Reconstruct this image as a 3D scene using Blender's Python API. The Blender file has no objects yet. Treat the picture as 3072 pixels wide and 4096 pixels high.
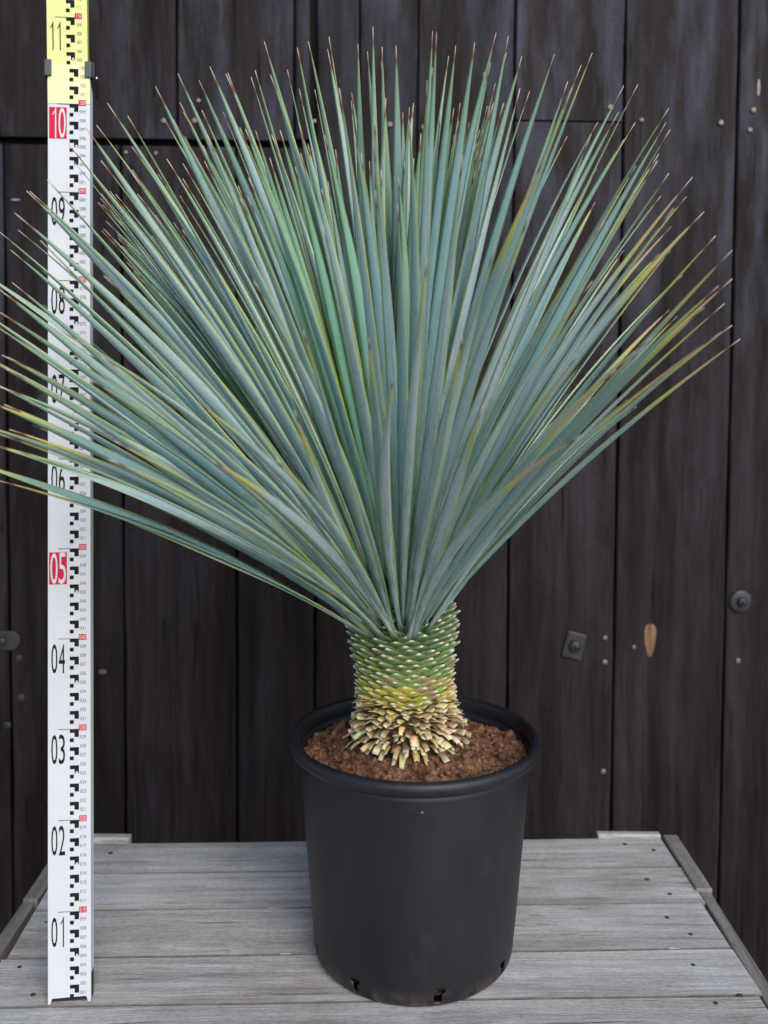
import bpy, bmesh, math, random
from mathutils import Vector, Matrix, noise
R_ = math.radians
S = bpy.context.scene
COL = S.collection
random.seed(7)

# ------------------------------------------------------------------ camera, sky, sun, exposure
FP = 3970.0; TH = R_(3.0); PX = 1536.0; PY = 1711.0; ROLL = R_(.33); CH = .689
cam = bpy.data.cameras.new('camera'); co = bpy.data.objects.new('camera', cam); COL.objects.link(co)
cam.sensor_fit = 'VERTICAL'; cam.sensor_height = 36; cam.sensor_width = 27
cam.lens = FP/4096*36; cam.shift_y = (PY-2048)/4096; cam.clip_end = 200; cam.clip_start = .02
co.location = (0, 0, CH)
co.rotation_euler = (Matrix.Rotation(-TH, 3, 'X') @ Matrix.Rotation(R_(90), 3, 'X') @ Matrix.Rotation(ROLL, 3, 'Z')).to_euler()
cam.dof.use_dof = True; cam.dof.focus_distance = 1.02; cam.dof.aperture_fstop = 6.3
S.camera = co

w = bpy.data.worlds.new('World'); S.world = w; w.use_nodes = True
nt = w.node_tree; bg = nt.nodes['Background']
sky = nt.nodes.new('ShaderNodeTexSky'); sky.sky_type = 'NISHITA'; sky.sun_disc = False
SUN_EL, SUN_AZ = R_(33), R_(156)          # azimuth: measured from +y clockwise; sun is behind the camera, a bit left
sky.sun_elevation = SUN_EL; sky.sun_rotation = SUN_AZ
sky.air_density = 1.0; sky.dust_density = 1.2; sky.ozone_density = 1.0
nt.links.new(sky.outputs[0], bg.inputs[0]); bg.inputs[1].default_value = .15
sl = bpy.data.lights.new('sun', 'SUN'); sl.energy = 1.6; sl.angle = R_(42); sl.color = (1, .985, .972)
so = bpy.data.objects.new('sun', sl); COL.objects.link(so)
sd = Vector((math.sin(SUN_AZ)*math.cos(SUN_EL), math.cos(SUN_AZ)*math.cos(SUN_EL), math.sin(SUN_EL)))
so.rotation_euler = sd.to_track_quat('Z', 'Y').to_euler(); so.location = (0, -3, 5)
S.view_settings.view_transform = 'Standard'; S.view_settings.look = 'None'
S.view_settings.gamma = 1; S.view_settings.use_curve_mapping = False
S.view_settings.exposure = 0.30

# ------------------------------------------------------------------ measuring the place from the photo
Fv = Vector((0, math.cos(TH), -math.sin(TH))); Uv = Vector((0, math.sin(TH), math.cos(TH))); C0 = Vector((0, 0, CH))
def ray(x, y):
    a = (x-PX)/FP; b = (PY-y)/FP; c, s = math.cos(ROLL), math.sin(ROLL)
    return Fv + Vector((1, 0, 0))*(a*c-b*s) + Uv*(b*c+a*s)
def at_z(x, y, z): d = ray(x, y); return C0 + d*((z-CH)/d.z)
def at_y(x, y, Y): d = ray(x, y); return C0 + d*(Y/d.y)
WY = 1.85; WT = math.tan(R_(2.2))
def at_wall(x, y, off=0):
    d = ray(x, y); t = (WY-off)/(d.y-WT*d.x); return C0 + d*t

# ------------------------------------------------------------------ helpers
def mesh_obj(name, bm, mat, parent=None, smooth=True):
    me = bpy.data.meshes.new(name); bm.to_mesh(me); bm.free()
    if mat: me.materials.append(mat)
    if smooth:
        for p in me.polygons: p.use_smooth = True
    o = bpy.data.objects.new(name, me); COL.objects.link(o)
    if parent: o.parent = parent
    return o
def tag(o, label=None, cat=None, group=None, kind=None):
    if label: o['label'] = label
    if cat: o['category'] = cat
    if group: o['group'] = group
    if kind: o['kind'] = kind
    return o
def empty(name, label, cat):
    o = bpy.data.objects.new(name, None); COL.objects.link(o); o.empty_display_size = .05
    return tag(o, label, cat)
def box(bm, p0, p1, M=None):
    x0, y0, z0 = p0; x1, y1, z1 = p1
    v = [Vector((x, y, z)) for x in (x0, x1) for y in (y0, y1) for z in (z0, z1)]
    if M: v = [M @ q for q in v]
    v = [bm.verts.new(q) for q in v]
    for f in ((0,1,3,2),(4,6,7,5),(0,4,5,1),(2,3,7,6),(0,2,6,4),(1,5,7,3)): bm.faces.new([v[i] for i in f])
def bevel(o, w=.001, seg=2, ang=35):
    m = o.modifiers.new('b', 'BEVEL'); m.width = w; m.segments = seg; m.limit_method = 'ANGLE'; m.angle_limit = R_(ang)
    return o
def lathe(bm, prof, n=96, c=(0,0)):
    rings = []
    for r, z in prof:
        rings.append([bm.verts.new((c[0]+r*math.cos(2*math.pi*i/n), c[1]+r*math.sin(2*math.pi*i/n), z)) for i in range(n)])
    for a, b in zip(rings, rings[1:]):
        for i in range(n):
            bm.faces.new((a[i], a[(i+1)%n], b[(i+1)%n], b[i]))
    return rings
def disc(bm, c, ax, r, th, n=20, dome=.4):
    ax = Vector(ax).normalized(); u = ax.orthogonal().normalized(); v = ax.cross(u)
    prof = [(r, -th*.5), (r, th*.5), (r*.8, th*.5+th*dome*.6), (r*.4, th*.5+th*dome), ]
    rings = [[bm.verts.new(c+ax*h+(u*math.cos(6.28318*i/n)+v*math.sin(6.28318*i/n))*rr) for i in range(n)] for rr, h in prof]
    for a, b in zip(rings, rings[1:]):
        for i in range(n): bm.faces.new((a[i], a[(i+1)%n], b[(i+1)%n], b[i]))
    bm.faces.new(rings[-1])

class NT:
    def __init__(s, name):
        s.m = bpy.data.materials.new(name); s.m.use_nodes = True; s.t = s.m.node_tree
        s.b = s.t.nodes['Principled BSDF']
    def n(s, typ, **k):
        q = s.t.nodes.new(typ)
        for a, b in k.items(): setattr(q, a, b)
        return q
    def l(s, a, b): s.t.links.new(a, b)
    def noise(s, vec, scale, detail=4, rough=.6, dist=0):
        q = s.n('ShaderNodeTexNoise'); q.inputs['Scale'].default_value = scale; q.inputs['Detail'].default_value = detail
        q.inputs['Roughness'].default_value = rough; q.inputs['Distortion'].default_value = dist
        if vec: s.l(vec, q.inputs['Vector'])
        return q.outputs[0]
    def ramp(s, f, stops, interp='LINEAR'):
        q = s.n('ShaderNodeValToRGB'); e = q.color_ramp.elements; q.color_ramp.interpolation = interp
        while len(e) < len(stops): e.new(.5)
        for i, (p, c) in enumerate(stops):
            e[i].position = p; e[i].color = (c if len(c) == 4 else (*c, 1)) if hasattr(c, '__len__') else (c, c, c, 1)
        s.l(f, q.inputs[0]); return q.outputs[0]
    def mix(s, f, a, b, mode='MIX'):
        q = s.n('ShaderNodeMix'); q.data_type = 'RGBA'; q.blend_type = mode
        for i, x in ((0, f), (6, a), (7, b)):
            if isinstance(x, (int, float)): q.inputs[i].default_value = x
            elif isinstance(x, tuple): q.inputs[i].default_value = (*x, 1)
            else: s.l(x, q.inputs[i])
        return q.outputs[2]
    def math(s, op, a, b=None, c=None):
        q = s.n('ShaderNodeMath', operation=op)
        for i, x in enumerate((a, b, c)):
            if x is None: continue
            if isinstance(x, (int, float)): q.inputs[i].default_value = x
            else: s.l(x, q.inputs[i])
        return q.outputs[0]
    def mapping(s, vec, sc, loc=None):
        q = s.n('ShaderNodeMapping'); q.inputs['Scale'].default_value = sc
        s.l(vec, q.inputs[0])
        if loc is not None: s.l(loc, q.inputs['Location'])
        return q.outputs[0]
    def bump(s, h, strength, dist=.002, normal=None):
        q = s.n('ShaderNodeBump'); q.inputs['Strength'].default_value = strength; q.inputs['Distance'].default_value = dist
        s.l(h, q.inputs['Height'])
        if normal: s.l(normal, q.inputs['Normal'])
        return q.outputs[0]
    def set(s, **k):
        for a, b in k.items():
            i = s.b.inputs[a.replace('_', ' ')]
            if isinstance(b, (int, float)): i.default_value = b
            elif isinstance(b, tuple): i.default_value = (*b, 1)
            else: s.l(b, i)
        return s.m

def wood(name, axis, dark, mid, light, grain=90, rough=.8, patch=(0,0,0), patch_amt=.3, spec=.3, bumpst=.6, varrange=.35, stain=None, along=2.2, crack=.8, pscale=(9, 9), fine=.16, hz=None):
    q = NT(name); tc = q.n('ShaderNodeTexCoord').outputs['Object']; oi = q.n('ShaderNodeObjectInfo')
    rnd = oi.outputs['Random']; off = q.n('ShaderNodeCombineXYZ')
    for i in range(3): q.l(q.math('MULTIPLY', rnd, 37.0+i*11), off.inputs[i])
    warp = q.n('ShaderNodeVectorMath', operation='SCALE')
    wn = q.n('ShaderNodeTexNoise'); wn.inputs['Scale'].default_value = 5; q.l(tc, wn.inputs['Vector'])
    q.l(wn.outputs[1], warp.inputs[0]); warp.inputs['Scale'].default_value = .018
    add = q.n('ShaderNodeVectorMath', operation='ADD'); q.l(tc, add.inputs[0]); q.l(warp.outputs[0], add.inputs[1])
    sc = [grain]*3; sc['XYZ'.index(axis)] = along
    m1 = q.mapping(add.outputs[0], sc, off.outputs[0])
    g = q.noise(m1, 1, 7, .68)
    sc2 = [grain*.28]*3; sc2['XYZ'.index(axis)] = along*.4
    g2 = q.noise(q.mapping(add.outputs[0], sc2, off.outputs[0]), 1, 4, .55, .4)
    sc3 = [grain*5.0]*3; sc3['XYZ'.index(axis)] = along*4
    g3 = q.noise(q.mapping(add.outputs[0], sc3, off.outputs[0]), 1, 3, .6)
    gg = q.math('MULTIPLY_ADD', g2, .46, q.math('MULTIPLY_ADD', g, .42, q.math('MULTIPLY', g3, fine)))
    c = q.ramp(gg, [(.36, dark), (.5, mid), (.68, light)])
    pn = q.noise(q.mapping(tc, [(pscale[0] if a != axis else pscale[1]) for a in 'XYZ'], off.outputs[0]), 1, 6, .65)
    pn2 = q.noise(q.mapping(tc, [(7 if a != axis else 2.2) for a in 'XYZ'], off.outputs[0]), 1.7, 4, .6)
    pa = q.math('MULTIPLY', q.ramp(pn, [(.44, 0.), (.70, 1.)]), patch_amt)
    if hz:   # bleached patches; their rise with height paints in sky sheen on the upper boards
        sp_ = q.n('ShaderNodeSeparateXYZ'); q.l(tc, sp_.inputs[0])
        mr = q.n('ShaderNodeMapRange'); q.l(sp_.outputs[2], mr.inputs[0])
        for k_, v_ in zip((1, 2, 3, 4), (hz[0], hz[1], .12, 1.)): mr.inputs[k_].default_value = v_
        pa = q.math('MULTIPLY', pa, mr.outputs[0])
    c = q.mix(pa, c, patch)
    if stain: c = q.mix(q.math('MULTIPLY', q.ramp(pn2, [(.52, 0.), (.7, 1.)]), stain[1]), c, stain[0])
    crk = q.ramp(q.noise(q.mapping(add.outputs[0], sc_ if (sc_ := [(grain*1.6 if a != axis else along*.9) for a in 'XYZ']) else None, off.outputs[0]), 1, 2, .5), [(.29, 1.), (.335, 0.)])
    c = q.mix(q.math('MULTIPLY', crk, crack), c, tuple(x*.45 for x in dark))
    spk = q.ramp(q.noise(q.mapping(tc, [(1 if a != axis else .35) for a in 'XYZ']), 420, 4, .75), [(.32, (.70, .70, .69)), (.5, (1, 1, 1)), (.7, (1.16, 1.16, 1.16))])
    c = q.mix(1.0, c, spk, 'MULTIPLY')
    v = q.math('MULTIPLY_ADD', rnd, varrange, 1-varrange*.5)
    vv = q.n('ShaderNodeCombineXYZ')
    for i in range(3): q.l(v, vv.inputs[i])
    c = q.mix(1.0, c, vv.outputs[0], 'MULTIPLY')
    nb = q.bump(gg, bumpst, .0025)
    nb = q.bump(q.noise(tc, 350, 4, .7), .3, .001, nb)
    return q.set(Base_Color=c, Roughness=q.ramp(g, [(.3, rough-.12), (.7, min(1, rough+.08))]), Normal=nb, Specular_IOR_Level=spec), q

def plain(name, col, rough=.5, metal=0, bumpsc=None, spec=.5, var=.2, vsc=40):
    q = NT(name); tc = q.n('ShaderNodeTexCoord').outputs['Object']
    nn = q.noise(tc, vsc, 5); d = tuple(x*(1-var) for x in col); l = tuple(min(1, x*(1+var)) for x in col)
    q.set(Base_Color=q.ramp(nn, [(.35, d), (.65, l)]), Roughness=rough, Metallic=metal, Specular_IOR_Level=spec)
    if bumpsc: q.set(Normal=q.bump(q.noise(tc, bumpsc, 4), .3, .001))
    return q.m

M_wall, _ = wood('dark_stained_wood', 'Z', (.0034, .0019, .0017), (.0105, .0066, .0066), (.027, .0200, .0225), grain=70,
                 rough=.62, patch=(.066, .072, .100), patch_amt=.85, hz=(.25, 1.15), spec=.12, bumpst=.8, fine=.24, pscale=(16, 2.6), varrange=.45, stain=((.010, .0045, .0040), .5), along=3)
M_table, _ = wood('weathered_grey_wood', 'X', (.17, .158, .148), (.385, .365, .348), (.59, .575, .56), grain=130, rough=.85,
                  patch=(.30, .265, .225), patch_amt=.5, spec=.2, bumpst=.9, varrange=.14, stain=((.23, .17, .13), .65), crack=.7, fine=.30, along=5)
M_rail, _ = wood('weathered_side_wood', 'Y', (.10, .09, .08), (.21, .195, .18), (.33, .315, .30), grain=150, rough=.85,
                 patch=(.16, .12, .09), patch_amt=.5, spec=.25, bumpst=.8, varrange=.2, along=6)
M_edge = plain('dark_plank_edge', (.17, .15, .13), .95, var=.3)  # darker colour for the long edge faces along the plank seams
M_barewood, _ = wood('bare_pale_wood', 'Z', (.06, .027, .012), (.17, .095, .045), (.30, .20, .11), grain=160, rough=.8, patch=(.12, .05, .02), patch_amt=.6)
M_nail = plain('dull_nail', (.20, .155, .14), .5, .3, var=.4, vsc=300)
M_rust = plain('rusty_nail', (.075, .038, .030), .8, .1, var=.4, vsc=300)
M_iron = plain('painted_iron', (.030, .030, .036), .42, .2, 200, var=.3)
M_white = plain('white_lacquer', (.62, .64, .665), .45, var=.035, vsc=14, spec=.3)
M_sidegrey = plain('pale_grey_aluminium', (.70, .74, .79), .6, 0, var=.05)
M_yellow = plain('yellow_lacquer', (.70, .72, .26), .4, var=.03)
M_paleyellow = plain('pale_yellow_lacquer', (.78, .80, .42), .4, var=.02)
M_darkyellow = plain('dark_yellow_side', (.50, .50, .05), .4, var=.05)
M_ink = plain('black_ink', (.012, .013, .018), .8, spec=.15, var=.05)
M_inkgrey = plain('grey_ink', (.13, .135, .15), .8, var=.05)
M_red = plain('red_ink', (.58, .012, .055), .6, spec=.2, var=.05)
M_clip = plain('grey_plastic', (.055, .065, .08), .5, var=.08)
M_rubber = plain('black_rubber', (.012, .012, .013), .6, var=.3)

# ------------------------------------------------------------------ ground
bm = bmesh.new(); bmesh.ops.create_grid(bm, x_segments=2, y_segments=2, size=20)
q = NT('gravel'); tc = q.n('ShaderNodeTexCoord').outputs['Object']
gm = q.set(Base_Color=q.ramp(q.noise(tc, 60, 6), [(.35, (.20, .19, .18)), (.65, (.42, .41, .40))]), Roughness=.95,
           Normal=q.bump(q.noise(tc, 90, 4), .8, .01))
g = mesh_obj('ground', bm, gm); g.location = (0, 0, -.72); tag(g, kind='structure')

# ------------------------------------------------------------------ plank wall
def wob_board(name, x0, x1, y0, y1, z0, z1, axis, mat, parent, amp=.0012, nseg=40, seed=0, cham=.002, loc=(0,0,0), endamp=.0):
    """a board with slightly wavering long edges; long axis X or Z; rectangular section with chamfers"""
    bm = bmesh.new()
    def sec(a0, a1, b0, b1, c):   # chamfered rectangle
        return [(a0+c, b0), (a1-c, b0), (a1, b0+c), (a1, b1-c), (a1-c, b1), (a0+c, b1), (a0, b1-c), (a0, b0+c)]
    rings = []
    for i in range(nseg+1):
        t = i/nseg
        if axis == 'Z': s_ = sec(x0, x1, y0, y1, cham); L = z0+(z1-z0)*t
        elif axis == 'X': s_ = sec(y0, y1, z0, z1, cham); L = x0+(x1-x0)*t
        else: s_ = sec(x0, x1, z0, z1, cham); L = y0+(y1-y0)*t
        ring = []
        for k, (a, b) in enumerate(s_):
            na = noise.noise(Vector((L*6, seed*7.3+(k in (2,3,4,1))*3.1, 0)))*amp + noise.noise(Vector((L*40, seed*7.3+k, 5)))*amp*.35
            nb = noise.noise(Vector((L*5, seed*3.7, 9)))*amp*.6
            e = 0
            if endamp and i in (0, nseg): e = (noise.noise(Vector((k*3.3, seed, L)))*endamp)
            if axis == 'Z': p = (a+na, b+nb, L+e)
            elif axis == 'X': p = (L+e, a+na, b+nb)
            else: p = (a+na, L+e, b+nb)
            ring.append(bm.verts.new(p))
        rings.append(ring)
    for a, b in zip(rings, rings[1:]):
        for k in range(8): bm.faces.new((a[k], a[(k+1)%8], b[(k+1)%8], b[k]))
    bm.faces.new(rings[0][::-1]); bm.faces.new(rings[-1])
    bmesh.ops.recalc_face_normals(bm, faces=bm.faces)
    o = mesh_obj(name, bm, mat, parent, smooth=False)
    o.location = loc
    return o

wall = empty('plank_wall', 'dark brown stained wooden plank wall with upright boards behind the potted plant', 'wall')
wall.location = (0, WY, 0); wall.rotation_euler = (0, 0, math.atan(WT))
Wi = (Matrix.Translation((0, WY, 0)) @ Matrix.Rotation(math.atan(WT), 4, 'Z')).inverted()
def wl(x, y): return Wi @ at_wall(x, y)
def wx(x, y): return wl(x, y).x
GAPT = wl(300, 552).z; GAPB = wl(300, 580).z
GAP2 = wl(2280, 485).z
TOPZ, BOTZ = 2.3, -.72
lower = [-1.75, -1.53, -1.31, -1.08, -.90, wx(20, 1300), wx(495, 2300), wx(948, 2800), wx(1258, 2800)]
upper = [-1.75, -1.50, -1.22, -1.0, -.76, wx(-80, 300), wx(709, 300), wx(1178, 300)]
xj = wx(1245, 540)
ns = 0
G = .0045
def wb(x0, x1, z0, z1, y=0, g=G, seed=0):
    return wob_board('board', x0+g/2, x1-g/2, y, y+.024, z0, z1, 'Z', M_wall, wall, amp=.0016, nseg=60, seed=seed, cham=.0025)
for i, (a, b) in enumerate(zip(lower, lower[1:])):
    wb(a, b, BOTZ, GAPB, 0, seed=i)
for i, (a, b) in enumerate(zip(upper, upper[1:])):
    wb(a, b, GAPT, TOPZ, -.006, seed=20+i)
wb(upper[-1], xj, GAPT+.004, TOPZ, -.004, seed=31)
wb(lower[-1], xj, BOTZ, GAPB, 0, seed=32) if xj-lower[-1] > .02 else None
right = [max(xj, lower[-1]), wx(1440, 200), wx(1660, 1800), wx(2060, 250), wx(2500, 250), wx(2955, 250)]
wb(right[0], right[1], BOTZ, TOPZ, 0, seed=40); wb(right[1], right[2], BOTZ, TOPZ, .002, g=.002, seed=41); wb(right[2], right[3], BOTZ, TOPZ, 0, seed=42)
wb(right[3], right[4], GAP2+.0015, TOPZ, -.001, seed=43); wb(right[3], right[4], BOTZ, GAP2-.0015, .001, seed=44)
wb(right[4], right[5], BOTZ, TOPZ, .0, seed=45)
xs = [right[5], .86, 1.07, 1.30, 1.52, 1.75]
for i, (a, b) in enumerate(zip(xs, xs[1:])): wb(a, b, BOTZ, TOPZ, .001*(i % 2), seed=50+i)
bm = bmesh.new(); box(bm, (-1.75, .027, BOTZ), (1.75, .06, TOPZ)); mesh_obj('backing', bm, plain('dark_backing', (.006, .005, .005), .9), wall)
# long splits in boards: shallow dark slivers cut as narrow raised-edge grooves
def nail(px, py, r=.0042, mat=M_nail, par=wall, off=.0):
    p = wl(px, py); bm = bmesh.new(); disc(bm, Vector((p.x, -.0015-off, p.z)), (0, -1, 0), r, .0018, 16)
    return mesh_obj('nail', bm, mat, par)
for x, y, r in ((2440,430,.0052),(2565,481,.0042),(2882,492,.005),(3012,442,.005),(2998,521,.0045),(1559,499,.005),(1697,511,.0055),(1258,489,.004),
             (780,487,.005),(656,488,.0045),(796,407,.004),(2419,2550,.0045),(2418,2646,.0048),(2534,2587,.0038),(2950,2641,.0045),(2412,3084,.005),
             (505,611,.0035),(624,614,.0035)):
    nail(x, y, r, off=.006 if y < 540 and x < 1260 else .001)
for x, y in ((78,2633),(86,2790),(30,2900)): nail(x, y, .007, M_iron)
def patch(name, px, py, wpx, hpx, mat, seed=0, taper=.3, th=.001):
    """a chip in the board: bare wood, a shallow irregular flake"""
    p = wl(px, py); k = WY/FP; bm = bmesh.new(); ring = []
    n = 26
    for i in range(n):
        a = 2*math.pi*i/n; x = math.cos(a)*wpx*k*.5; z = math.sin(a)*hpx*k*.5
        x *= 1 + taper*(z/(hpx*k*.5)); jit = 1+.12*noise.noise(Vector((i*1.3, seed, 0)))
        x = math.copysign(abs(x/(wpx*k*.5))**.7*(wpx*k*.5), x)
        ring.append((x*jit, z*jit))
    v0 = [bm.verts.new((p.x+x, -.0005, p.z+z)) for x, z in ring]; v1 = [bm.verts.new((p.x+x*.86, -.0005-th, p.z+z*.94)) for x, z in ring]
    for i in range(n): bm.faces.new((v0[i], v0[(i+1)%n], v1[(i+1)%n], v1[i]))
    bm.faces.new(v1); bmesh.ops.recalc_face_normals(bm, faces=bm.faces)
    o = mesh_obj(name, bm, mat, wall, smooth=False)
    return o
tag(patch('bare_wood_chip', 2600, 2562, 46, 138, M_barewood, 1, .5), 'pale bare wood chip in the dark board')
patch('bare_wood_chip', 3034, 351, 13, 66, plain('pale_splinter', (.33, .30, .26), .8), 2, 0)
patch('bare_wood_chip', 411, 2686, 34, 20, M_barewood, 3, 0)
patch('bare_wood_chip', 408, 1868, 12, 34, M_barewood, 5, .5)
patch('bare_wood_chip', 63, 799, 36, 9, plain('pale_scuff', (.22, .24, .27), .8), 6, 0)
# iron fittings
def fitting(name, px, py, shape, size, rot, bolt=.011):
    p = wl(px, py); bm = bmesh.new()
    M = Matrix.Translation((p.x, 0, p.z)) @ Matrix.Rotation(R_(rot), 4, 'Y')
    if shape == 'plate': box(bm, (-size*.42, -.005, -size*.56), (size*.42, .0, size*.56), M)
    elif shape == 'round': disc(bm, Vector((p.x, -.002, p.z)), (0, -1, 0), size*.5, .005, 40, .3)
    o = mesh_obj(name, bm, M_iron, wall, smooth=(shape == 'round'))
    if shape == 'plate': bevel(o, .005, 3)
    bm = bmesh.new(); disc(bm, Vector((p.x, -.008, p.z)), (0, -1, 0), bolt, .006, 24, .6)
    disc(bm, Vector((p.x+.002, -.013, p.z+.001)), (0, -1, 0), bolt*.5, .004, 16, .6)
    mesh_obj('bolt', bm, M_iron, o); return o
fitting('iron_plate', 2296, 2581, 'plate', .046, 14)
fitting('washer', 2961, 2405, 'round', .044, 0, .009)
def strap(name, xa, xb, yc, h, bolts):
    pa = wl(xa, yc); pb = wl(xb, yc); bm = bmesh.new(); n = 12; r = h/2; ring = []
    for i in range(n+1):
        a = math.pi/2+math.pi*i/n; ring.append((pa.x+r+math.cos(a)*r, pa.z+math.sin(a)*r))
    for i in range(n+1):
        a = -math.pi/2+math.pi*i/n; ring.append((pb.x-r+math.cos(a)*r, pa.z+math.sin(a)*r))
    v0 = [bm.verts.new((x, 0, z)) for x, z in ring]; v1 = [bm.verts.new((x, -.006, z)) for x, z in ring]
    for i in range(len(ring)): bm.faces.new((v0[i], v0[(i+1)%len(ring)], v1[(i+1)%len(ring)], v1[i]))
    bm.faces.new(v1); bmesh.ops.recalc_face_normals(bm, faces=bm.faces)
    o = mesh_obj(name, bm, M_iron, wall, smooth=False); bevel(o, .0015, 2)
    for bx in bolts:
        p = wl(bx, yc); bm = bmesh.new(); disc(bm, Vector((p.x, -.008, pa.z)), (0, -1, 0), .008, .004, 20, .7); mesh_obj('bolt', bm, M_iron, o)
strap('hinge_strap', -250, 86, 2562, .036, (14,))
strap('hinge_strap', 150, 1010, 1606, .032, (190, 560, 940))

# ------------------------------------------------------------------ table
table = empty('wooden_table', 'weathered grey plank tabletop carrying the black pot and the measuring staff', 'table')
ty = R_(2.0); table.location = (0, 0, 0)
TM = Matrix.Rotation(ty, 4, 'Z')
seams = [1.4400, 1.3500, 1.2545, 1.1505, 1.0600, .9640, .8690, .7730]
EDR = [.418, .4225, .419, .424, .4215, .425, .421]
EDL = [-.445, -.4475, -.444, -.4475, -.4465, -.449, -.444]
for i, (b, a) in enumerate(zip(seams, seams[1:])):
    g = (.0020, .0020, .0022, .0032, .0024, .0026, .003)[i]
    dz = (-.0006, 0, .0005, 0, -.0004, 0, 0)[i]
    o = wob_board('plank', EDL[i]+b*.035, EDR[i]+b*.035, a+g/2, b-g/2, -.022+dz, dz, 'X', M_table, table, amp=.0010, nseg=70, seed=60+i, cham=.0007, endamp=.003)
    o.rotation_euler = (0, 0, ty); o.data.materials.append(M_edge)
    for p in o.data.polygons:
        if abs(p.normal.y) > .6: p.material_index = 1
# side battens and rear offcuts
def rail(x0, x1, y0, y1, z0, z1, seed, rot=0, name='side_rail', axis='Y', mat=M_rail):
    o = wob_board(name, x0, x1, y0, y1, z0, z1, axis, mat, table, amp=.0012, nseg=30, seed=seed, cham=.0015, endamp=.002); return o
rail(.4225, .4445, 1.300, 1.4555, -.045, .0035, 80)
rail(.426, .4425, .70, 1.298, -.07, -.001, 81)
rail(-.4700, -.4535, .70, 1.262, -.07, -.001, 82)
rail(-.4695, -.4500, 1.265, 1.41, -.045, .0035, 83)
rail(.325, .418, 1.4535, 1.4660, -.03, .0040, 84, axis='X', name='back_batten', mat=M_table)
rail(-.445, -.372, 1.4300, 1.4450, -.03, .006, 85, axis='X', name='back_batten', mat=M_table)
rail(-.44, .42, .775, .80, -.095, -.026, 86, axis='X', name='apron', mat=M_table)
rail(-.44, .42, 1.38, 1.405, -.095, -.026, 87, axis='X', name='apron', mat=M_table)
for x in (-.43, .37):
    for y in (.805, 1.325):
        bm = bmesh.new(); box(bm, (x, y, -.72), (x+.05, y+.05, -.024)); bevel(mesh_obj('leg', bm, M_rail, table, False), .002)
def zz(ox, oy, s, pts): return [(ox+x*s, oy+y*s) for x, y in pts]
for x, y in zz(2200, 3200, .5256, [(572,335),(790,380),(738,605),(912,715),(890,895),(1070,1022),(1090,1255),(1447,1487),(1262,1545)]) + \
            zz(0, 3250, .463, [(955,350),(400,950),(168,1335),(285,1575)]):
    p = at_z(x, y, 0); bm = bmesh.new(); disc(bm, Vector((p.x, p.y, -.0004)), (0, 0, 1), (.0026+.0014*random.random()), .0014, 14, .3)
    mesh_obj('nail', bm, M_rust, table)

# ------------------------------------------------------------------ levelling staff
staff = empty('measuring_staff', 'upright white and yellow measuring staff with black graduations standing on the table', 'measuring staff')
P0 = at_z(278, 4013, .0015); P1 = at_y(276, 416, P0.y+.0770)
staff.location = P0
A = (P1-P0).normalized(); SL = (P1-P0).length          # one metre of scale
W = Vector((math.cos(R_(6)), math.sin(R_(6)), 0)); W = (W - A*W.dot(A)).normalized(); N = W.cross(A)
SW = .0458; SD = .0175
class Fr:
    def __init__(s, o, A, W, N, w): s.o, s.A, s.W, s.N, s.w = o, A, W, N, w
    def p(s, f, z, n=0): return s.o + s.W*((f-.5)*s.w) + s.A*z + s.N*n
base = Fr(Vector((0, 0, 0)), A, W, N, SW)
tilt = R_(-.6); A2 = (A*math.cos(tilt)+W*math.sin(tilt)).normalized(); W2 = (W - A2*W.dot(A2)).normalized(); N2 = W2.cross(A2)
o2 = base.p(.5, 1.045*SL, -.0025) - A2*1.045*SL - W2*.0022
top = Fr(o2, A2, W2, N2, SW*.965)
def fbox(bm, fr, f0, f1, z0, z1, n0, n1):
    v = [bm.verts.new(fr.p(f, z, n)) for f in (f0, f1) for z in (z0, z1) for n in (n0, n1)]
    for f in ((0,1,3,2),(4,6,7,5),(0,4,5,1),(2,3,7,6),(0,2,6,4),(1,5,7,3)): bm.faces.new([v[i] for i in f])
def fquad(bm, fr, f0, f1, z0, z1, n):
    bm.faces.new([bm.verts.new(fr.p(f, z, n)) for f, z in ((f0, z0), (f1, z0), (f1, z1), (f0, z1))])
# lower section: a front plate with two feet, and two side flanges behind
bm = bmesh.new()
outl = [(0, 0), (.06, 0), (.075, .0035), (.10, .0060), (.87, .0070), (.91, .0050), (.925, .001), (.985, .001), (1, .003), (1, 1.0), (0, 1.0)]
v0 = [bm.verts.new(base.p(f, z*SL, 0)) for f, z in outl]; v1 = [bm.verts.new(base.p(f, z*SL, -.0022)) for f, z in outl]
bm.faces.new(v0)
for i in range(len(outl)): bm.faces.new((v0[i], v0[(i+1)%len(outl)], v1[(i+1)%len(outl)], v1[i]))
bm.faces.new(v1[::-1]); bmesh.ops.recalc_face_normals(bm, faces=bm.faces)
mesh_obj('lower_section', bm, M_white, staff, False)
bm = bmesh.new(); fbox(bm, base, 0, 1, 1.0005*SL, 1.045*SL, -.0022, 0); mesh_obj('yellow_end_panel', bm, M_paleyellow, staff, False)
bm = bmesh.new(); fbox(bm, base, .005, .05, .03*SL, 1.044*SL, -SD, -.0024); fbox(bm, base, .95, .996, .03*SL, 1.044*SL, -SD, -.0024)
fbox(bm, base, .055, .945, .03*SL, 1.04*SL, -SD, -SD+.0015); mesh_obj('side_flange', bm, M_sidegrey, staff, False)
bm = bmesh.new(); fbox(bm, base, .012, .05, .004*SL, .0292*SL, -SD-.001, -.0026); fbox(bm, base, .95, .994, .001*SL, .0292*SL, -SD-.001, -.0026); fbox(bm, base, .0505, .9495, .0012*SL, .024*SL, -SD, -.003)
bevel(mesh_obj('foot_cap', bm, M_rubber, staff, False), .0006)
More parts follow.
